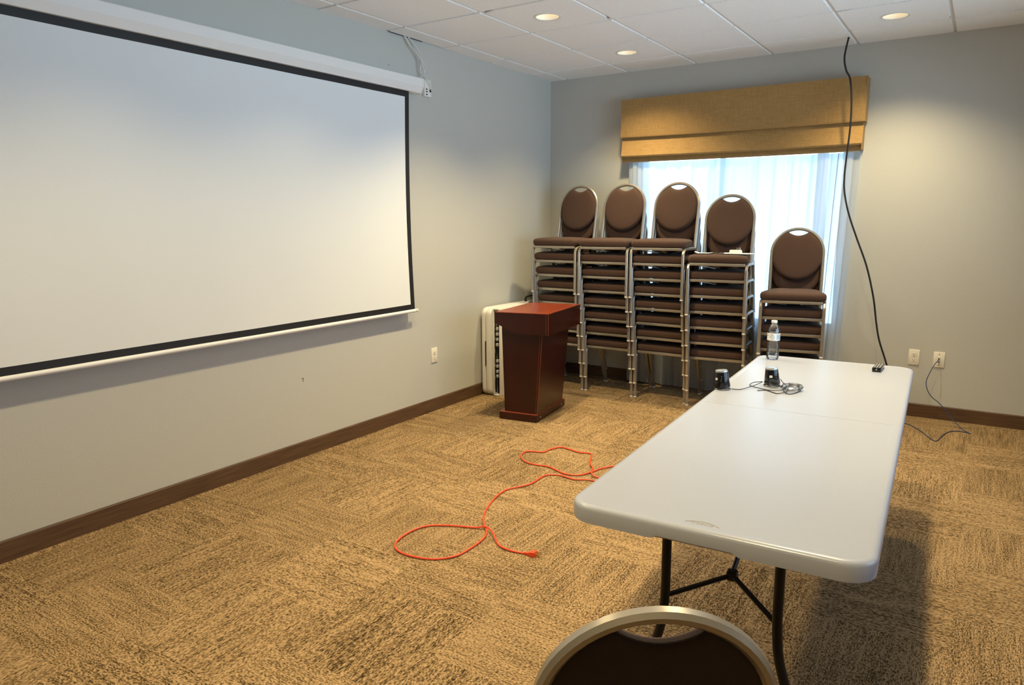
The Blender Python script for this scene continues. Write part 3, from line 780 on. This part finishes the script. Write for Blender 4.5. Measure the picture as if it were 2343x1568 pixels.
# ------------------------------------------------------------------ things on the table
def speaker(x, y, lean, yaw, label, h=.078):
    t = thing('desktop_speaker', label, 'speaker', on_table(x, y), yaw, 'small black desktop speakers')
    d = MB(); d.lathe([(.0001, 0), (.034, 0), (.0375, .002), (.0375, .004), (.034, .007), (.0001, .0075)], 32); d.build('base_ring', M_film, t)
    M = Matrix.Translation((0, 0, .009)) @ Matrix.Shear('XY', 4, (0, 0)) @ Matrix.Rotation(lean, 4, 'Y')
    b = MB(); b.lathe([(.026, -.002), (.0345, .002), (.0350, .006), (.0272, h - .012), (.0262, h - .008)], 40, M); bo = b.build('body', M_gloss, t)
    c = MB(); c.lathe([(.0268, h - .0085), (.0270, h - .004), (.025, h - .0005), (.022, h), (.0001, h + .001)], 40, M); c.build('top_disc', M_silver, t)
    s_ = MB(); n = 6
    V = []; F = []
    for i in range(n + 1):
        a = -PI / 2 - .62 + .42 * i / n
        for z in (.036, .046):
            r = .0352 - (z - .006) / (h - .018) * .0078 + .0004; V.append(M @ Vector((r * math.cos(a), r * math.sin(a), z)))
    for i in range(n): F.append((2 * i, 2 * i + 1, 2 * i + 3, 2 * i + 2))
    s_.add(V, F); s_.build('sticker', M_paper, bo)
    p = MB()
    for a, z in ((-1.15, .052), (-1.20, .043), (-1.26, .034)):
        r = .0352 - (z - .006) / (h - .018) * .0078; c_ = M @ Vector((r * math.cos(a), r * math.sin(a), z)); p.box(c_, (.0025, .0025, .0025), None, .0006)
    p.build('socket_dots', M_silver, bo)
    return t
speaker(2.600, -2.950, math.radians(-6), math.radians(-8), 'black cone speaker at the left edge of the white table')
speaker(2.772, -2.770, math.radians(-5), math.radians(30), 'black cone speaker nearer the middle of the table, with tangled cables at its foot')
z0 = .7415
def cord(name, pts, r, m, label, cat, n=8, seg=8):
    q = MB(); q.tube(smooth_path(pts, n), r, seg); return tag(q.build(name, m), label, cat)
cord('speaker_cable', [(2.637, -2.935, z0), (2.672, -2.925, z0), (2.695, -2.89, z0 + .004), (2.715, -2.845, z0 + .008), (2.728, -2.80, z0 + .012), (2.726, -2.765, z0 + .01), (2.69, -2.775, z0 + .004), (2.688, -2.83, z0 + .003), (2.715, -2.845, z0), (2.74, -2.855, z0), (2.785, -2.872, z0), (2.83, -2.86, z0 + .004), (2.842, -2.80, z0 + .01), (2.815, -2.765, z0 + .02), (2.802, -2.745, z0 + .028)], .0017, M_blackcord, 'thin black cable joining the two cone speakers on the table', 'cable')
cord('power_cable', [(2.742, -2.905, z0), (2.77, -2.88, z0), (2.80, -2.90, z0), (2.83, -2.915, z0), (2.86, -2.885, z0 + .006), (2.85, -2.82, z0 + .014), (2.858, -2.77, z0 + .01), (2.88, -2.74, z0 + .004), (2.90, -2.79, z0 + .002), (2.895, -2.86, z0), (2.87, -2.90, z0), (2.845, -2.87, z0 + .006), (2.84, -2.82, z0 + .012), (2.87, -2.80, z0 + .012)], .0019, M_blackcord, 'black cable coiled in loose loops right of the middle speaker', 'cable')
def bag():
    q = MB(); rnd = random.Random(5); nu, nv = 14, 10; V = []; F = []
    for i in range(nu):
        for j in range(nv + 1):
            a = 2 * PI * i / nu; b = PI * j / nv
            r = 1 + rnd.uniform(-.18, .18)
            V.append((.045 * r * math.sin(b) * math.cos(a), .032 * r * math.sin(b) * math.sin(a), max(0, .016 + .017 * r * math.cos(b))))
    for i in range(nu):
        for j in range(nv): k = (i + 1) % nu; F.append((i * (nv + 1) + j, i * (nv + 1) + j + 1, k * (nv + 1) + j + 1, k * (nv + 1) + j))
    q.add(V, F); o = q.build('plastic_bag', M_film, loc=on_table(2.868, -2.82, .0005), angle=20); o.rotation_euler = (0, 0, .5)
    tag(o, 'crumpled clear plastic bag around the cables right of the middle speaker', 'plastic bag')
bag()
def film_flap():
    q = MB(); V = [(0, 0, 0)]; n = 20
    for k in range(n): a = 2 * PI * k / n; V.append((.026 * math.cos(a), -.004 * math.cos(2 * a), .019 * math.sin(a)))
    V[0] = (0, -.008, .0)
    q.add(V, [(0, 1 + k, 1 + (k + 1) % n) for k in range(n)])
    o = q.build('plastic_flap', M_film, loc=on_table(2.793, -2.815, .021)); o.rotation_euler = (math.radians(-22), math.radians(28), math.radians(15))
    tag(o, 'clear oval plastic flap leaning on the front of the middle speaker', 'plastic film')
film_flap()
def bottle():
    t = thing('water_bottle', 'clear plastic water bottle with white cap at the far end of the table', 'bottle', on_table(2.620, -2.128))
    pr = [(.001, .004), (.018, .003), (.026, .0005), (.0305, .006), (.0325, .018), (.0325, .03)]
    for k in range(8):
        z = .034 + k * .0083; pr += [(.0324 - .0012 * math.sin(PI * k / 7), z), (.0304 - .0012 * math.sin(PI * k / 7), z + .004)]
    pr += [(.0322, .102), (.0325, .105), (.0325, .148), (.0318, .156), (.0285, .169), (.0225, .181), (.0155, .1905), (.0135, .194), (.0155, .1955), (.0155, .1975), (.013, .198)]
    q = MB(); q.lathe(pr, 40); q.build('bottle_body', M_pet, t)
    q = MB(); q.lathe([(.0145, .197), (.0155, .1985), (.0155, .209), (.0145, .2105), (.0001, .211)], 32); q.build('cap', M_white_plastic, t)
    q = MB(); V = []; n = 40
    for k in range(n): a = 2 * PI * k / n; V += [(.0330 * math.cos(a), .0330 * math.sin(a), .105), (.0330 * math.cos(a), .0330 * math.sin(a), .1445)]
    q.add(V, [(2 * k, 2 * ((k + 1) % n), 2 * ((k + 1) % n) + 1, 2 * k + 1) for k in range(n)]); lb = q.build('bottle_label', M_label, t)
    ca = -PI / 2 + math.radians(12)
    def strip(a0, a1, z0, z1, m, nm):
        s_ = MB(); V = []; n = 8
        for k in range(n + 1): a = ca + a0 + (a1 - a0) * k / n; V += [(.0333 * math.cos(a), .0333 * math.sin(a), z0), (.0333 * math.cos(a), .0333 * math.sin(a), z1)]
        s_.add(V, [(2 * k, 2 * k + 2, 2 * k + 3, 2 * k + 1) for k in range(n)]); s_.build(nm, m, lb)
    for k in range(6): strip(.50, 1.25 - .05 * (k % 2), .112 + k * .0047, .1145 + k * .0047, M_blueink, 'printed_line')
    for k in range(3): strip(-.62, -.12, .119 + k * .006, .121 + k * .006, M_blueink, 'printed_line')
    arc = MB(); P = [(.0334 * math.cos(ca - .38 + .48 * math.cos(b)), .0334 * math.sin(ca - .38 + .48 * math.cos(b)), .125 + .014 * math.sin(b)) for b in [-PI / 2 + PI * k / 14 for k in range(15)]]
    arc.tube(P, .0008, 6); arc.build('printed_arc', M_blueink, lb)
    strip(-1.15, -.95, .129, .134, M_navy, 'printed_mark')
bottle()
def remote():
    t = thing('remote_control', 'small black remote control near the far right corner of the table', 'remote', on_table(3.134, -2.135), math.radians(-1))
    q = MB(); q.box((0, 0, .0105), (.040, .135, .021), None, .004); q.build('body', M_gloss, t)
    k = MB()
    for i in range(3):
        for j in range(6): k.box((-.0115 + .0115 * i, -.05 + .019 * j, .0215), (.0058, .008, .002), None, .0006)
    k.build('keypad', M_key, t)
    d = MB(); d.lathe([(.0001, 0), (.0025, 0), (.0025, .0008), (.0001, .0008)], 10, Matrix.Translation((0, -.0674, .0125)) @ Matrix.Rotation(PI / 2, 4, 'X')); d.build('transmitter', M_white_plastic, t)
remote()

# ------------------------------------------------------------------ things on the papered stack
SZ = .1245 * 6 + .4765
def on_seat(lx, ly):
    R = Matrix.Rotation(math.radians(5.2), 3, 'Z'); p = Vector((1.848, -.596, 0)) + R @ Vector((lx, -.126 + ly, 0)); p.z = SZ; return p
def adapter():
    t = thing('power_adapter', 'white plug adapter with prongs up on the seat of the papered chair stack', 'adapter', on_seat(.115, .10), math.radians(5))
    q = MB(); q.prism([(-.046, 0), (.046, 0), (.040, .027), (-.042, .027)], -.02, .02, Matrix.Rotation(PI / 2, 4, 'X'), .003); q.build('body', M_white_plastic, t)
    p = MB(); p.span((.008, -.004, .026), (.0095, .004, .043)); p.span((.020, -.004, .026), (.0215, .004, .043)); p.lathe([(.0024, .026), (.0024, .044), (.001, .047)], 10, Matrix.Translation((.03, .003, 0))); p.build('prong', M_key, t)
adapter()
def paper(lx, ly, w, d, rz, label, curl=.012):
    q = MB(); n = 8; V = []; F = []
    for i in range(n + 1):
        for j in range(3):
            u = i / n - .5; V.append((w * u, d * (j / 2 - .5), .0006 + curl * max(0, abs(u) * 2 - .4) ** 2 * (1 if i < n / 2 else .5)))
    for i in range(n):
        for j in range(2): k = i * 3 + j; F.append((k, k + 1, k + 4, k + 3))
    q.add(V, F); o = q.build('paper_sheet', M_paper, loc=on_seat(lx, ly)); o.rotation_euler = (0, 0, rz)
    sm = o.modifiers.new('thickness', 'SOLIDIFY'); sm.thickness = .0006
    tag(o, label, 'paper', 'papers on the chair seat')
paper(-.12, .09, .13, .10, .2, 'curled white paper at the left on top of the papered chair stack', .03)
paper(.13, .115, .24, .15, -.06, 'flat white paper under the white adapter on the chair seat', .002)
cord('short_cord', [on_seat(-.05, .07) + Vector((0, 0, .004)), on_seat(-.02, .06) + Vector((0, 0, .006)), on_seat(.01, .065) + Vector((0, 0, .004)), on_seat(.035, .06) + Vector((0, 0, .004))], .004, M_blackcord, 'short black cord beside the curled paper on the chair seat', 'cord')

# ------------------------------------------------------------------ cords on the floor and wall
r_ = .0045
OC = [(1.919, -3.511), (1.868, -3.524), (1.808, -3.523), (1.756, -3.501), (1.695, -3.445), (1.644, -3.405), (1.604, -3.394), (1.563, -3.414), (1.467, -3.45), (1.384, -3.496), (1.341, -3.544), (1.324, -3.622), (1.335, -3.713), (1.364, -3.77), (1.409, -3.802), (1.478, -3.812), (1.564, -3.796), (1.625, -3.759), (1.667, -3.695), (1.675, -3.608), (1.67, -3.513), (1.653, -3.452), (1.626, -3.41), (1.581, -3.363), (1.522, -3.286), (1.472, -3.181), (1.43, -3.046), (1.416, -2.926), (1.443, -2.864), (1.481, -2.786), (1.486, -2.717), (1.482, -2.632), (1.503, -2.586), (1.564, -2.561), (1.658, -2.575), (1.725, -2.54), (1.80, -2.53), (1.83, -2.50), (1.80, -2.475), (1.745, -2.472), (1.718, -2.463), (1.693, -2.419), (1.67, -2.362), (1.613, -2.282), (1.567, -2.177), (1.53, -2.112), (1.456, -2.13), (1.361, -2.106), (1.302, -2.106), (1.269, -2.181), (1.257, -2.252), (1.171, -2.286), (1.16, -2.341), (1.194, -2.413), (1.263, -2.47), (1.342, -2.481), (1.42, -2.468), (1.492, -2.495), (1.562, -2.522), (1.625, -2.513), (1.662, -2.483), (1.693, -2.399), (1.715, -2.323), (1.80, -2.22), (2.1, -2.1), (2.5, -2.3), (2.8, -2.6)]
def orange():
    t = thing('extension_cord', 'bright orange extension cord looping over the carpet beside the table', 'cord', (OC[0][0], OC[0][1], 0))
    o = Vector((OC[0][0], OC[0][1], 0)); pts = []
    for i, (x, y) in enumerate(OC):
        z = r_ + .002
        if 4 <= i <= 6: z += .008
        if i in (40, 41, 42): z += .009
        pts.append(Vector((x, y, z)) - o)
    q = MB(); q.tube(smooth_path(pts, 6), r_, 8, up=Vector((0, 0, 1))); q.build('cord', M_orange, t)
    d = Vector((OC[0][0] - OC[1][0], OC[0][1] - OC[1][1], 0)).normalized(); a = math.atan2(d.y, d.x)
    M = Matrix.Rotation(a - .12, 4, 'Z')
    q = MB(); pf = []
    for x, w, h in ((-.012, .010, .010), (.006, .011, .011), (.010, .016, .013), (.018, .022, .018), (.036, .030, .022), (.044, .031, .023)):
        pf.append([(x, -w / 2, .001), (x, w / 2, .001), (x, w / 2, .001 + h), (x, -w / 2, .001 + h)])
    V = [M @ Vector(p) for r in pf for p in r]; F = []
    for i in range(len(pf) - 1):
        for k in range(4): F.append((i * 4 + k, i * 4 + (k + 1) % 4, i * 4 + 4 + (k + 1) % 4, i * 4 + 4 + k))
    F += [(3, 2, 1, 0), tuple(len(V) - 4 + k for k in range(4))]
    q.add(V, F); pl = q.build('plug', M_orange, t, smooth=False)
    for yy, zz in ((-.0065, .016), (.0065, .016), (0, .006)):
        p = MB(); p.box(M @ Vector((.054, yy, zz)), (.020, .002, .006), M.to_3x3()); p.build('prong', M_brass, pl, smooth=False)
orange()
BC = [(2.588, -.262, 2.765), (2.588, -.262, 2.748), (2.567, -.25, 2.62), (2.582, -.24, 2.53), (2.613, -.24, 2.464), (2.633, -.24, 2.312), (2.637, -.24, 2.131), (2.628, -.24, 1.948), (2.622, -.24, 1.794), (2.632, -.25, 1.669), (2.673, -.26, 1.512), (2.738, -.26, 1.339), (2.819, -.26, 1.134), (2.879, -.26, .913), (2.913, -.26, .722), (2.942, -.26, .595), (3.001, -.26, .428), (3.07, -.27, .20), (3.11, -.32, .03), (3.13, -.45, .007), (3.10, -.7, .007), (3.05, -1.0, .007)]
cord('hanging_cable', BC, .0065, M_blackcord, 'black cable hanging from the ceiling in front of the window down behind the table', 'cable')
NB = [(3.320, -.012, .460), (3.318, -.05, .452), (3.300, -.085, .428), (3.277, -.11, .372), (3.258, -.125, .300), (3.270, -.125, .240), (3.300, -.12, .19), (3.348, -.12, .152), (3.40, -.14, .105), (3.44, -.16, .055), (3.49, -.21, .018), (3.530, -.27, .005), (3.558, -.318, .004), (3.528, -.299, .004), (3.493, -.296, .004), (3.454, -.32, .004), (3.426, -.369, .004), (3.40, -.477, .004), (3.381, -.601, .004), (3.364, -.640, .004), (3.332, -.588, .004), (3.284, -.47, .004), (3.236, -.369, .004), (3.189, -.30, .004), (3.155, -.283, .004), (3.05, -.32, .004), (2.9, -.6, .004), (2.8, -1.0, .004)]
def blue():
    t = thing('network_cable', 'thin blue network cable from the wall plate down onto the carpet', 'cable', (3.32, -.012, .46))
    o = Vector((3.32, -.012, .46)); q = MB(); q.tube(smooth_path([Vector(p) - o for p in NB], 7), .0028, 8); q.build('cord', M_bluecord, t)
    p = MB(); p.box((0, -.004, 0), (.011, .018, .009), None, .001); p.build('plug', M_film, t)
blue()
q = MB(); q.box((0, 0, .004), (.012, .009, .008), None, .003); tag(q.build('crumb', M_grey, loc=(.55, -2.20, 0)), 'tiny pale crumb on the carpet between lectern and left wall', 'crumb')

# ------------------------------------------------------------------ light
w = bpy.data.worlds.new('sky'); S.world = w; w.use_nodes = True
wn = w.node_tree; bg = wn.nodes['Background']
geo = wn.nodes.new('ShaderNodeTexCoord'); sep = wn.nodes.new('ShaderNodeSeparateXYZ'); cr = wn.nodes.new('ShaderNodeValToRGB')
wn.links.new(geo.outputs['Generated'], sep.inputs[0])
mr = wn.nodes.new('ShaderNodeMapRange'); mr.inputs['From Min'].default_value = -1; mr.inputs['From Max'].default_value = 1
wn.links.new(sep.outputs[2], mr.inputs['Value']); wn.links.new(mr.outputs[0], cr.inputs['Fac'])
e = cr.color_ramp.elements; e[0].position = .44; e[0].color = (2.0, 2.65, 3.3, 1); e[1].position = .80; e[1].color = (.42, .66, 1.05, 1)
k = e.new(.53); k.color = (.80, 1.1, 1.5, 1)
side = wn.nodes.new('ShaderNodeMapRange'); side.interpolation_type = 'SMOOTHSTEP'
side.inputs['From Min'].default_value = .35; side.inputs['From Max'].default_value = .95; side.inputs['To Min'].default_value = 3.2; side.inputs['To Max'].default_value = 3.0
wn.links.new(sep.outputs[0], side.inputs['Value']); wn.links.new(side.outputs[0], bg.inputs['Strength'])
wn.links.new(cr.outputs['Color'], bg.inputs['Color'])
def portal(name, loc, rot, sx, sy):
    d = bpy.data.lights.new(name, 'AREA'); d.shape = 'RECTANGLE'; d.size = sx; d.size_y = sy; d.cycles.is_portal = True
    o = bpy.data.objects.new(name, d); COL.objects.link(o); o.location = loc; o.rotation_euler = rot
portal('daylight_portal', ((WX0 + WX1) / 2, .19, (WZ0 + WZ1) / 2), (-PI / 2, 0, 0), WX1 - WX0, WZ1 - WZ0)
portal('daylight_portal', (RX + .19, (SY0 + SY1) / 2, (SZ0 + SZ1) / 2), (0, PI / 2, 0), SZ1 - SZ0, SY1 - SY0)

# ------------------------------------------------------------------ camera
cd = bpy.data.cameras.new('camera'); cd.sensor_fit = 'HORIZONTAL'; cd.sensor_width = 36; cd.lens = 1640.89 / 2343 * 36; cd.clip_start = .05
cam = bpy.data.objects.new('camera', cd); COL.objects.link(cam)
cam.matrix_world = Matrix.Translation((3.51948, -6.07397, 1.49761)) @ Matrix.Rotation(.5784, 4, 'Z') @ Matrix.Rotation(1.39843, 4, 'X') @ Matrix.Rotation(-.0049, 4, 'Z')
S.camera = cam
S.cycles.use_denoising = True
S.cycles.max_bounces = 10; S.cycles.diffuse_bounces = 6; S.cycles.transparent_max_bounces = 24
S.cycles.sample_clamp_indirect = 6
S.view_settings.view_transform = 'Standard'; S.view_settings.look = 'None'; S.view_settings.gamma = 1
S.view_settings.use_curve_mapping = False; S.view_settings.exposure = 0.18
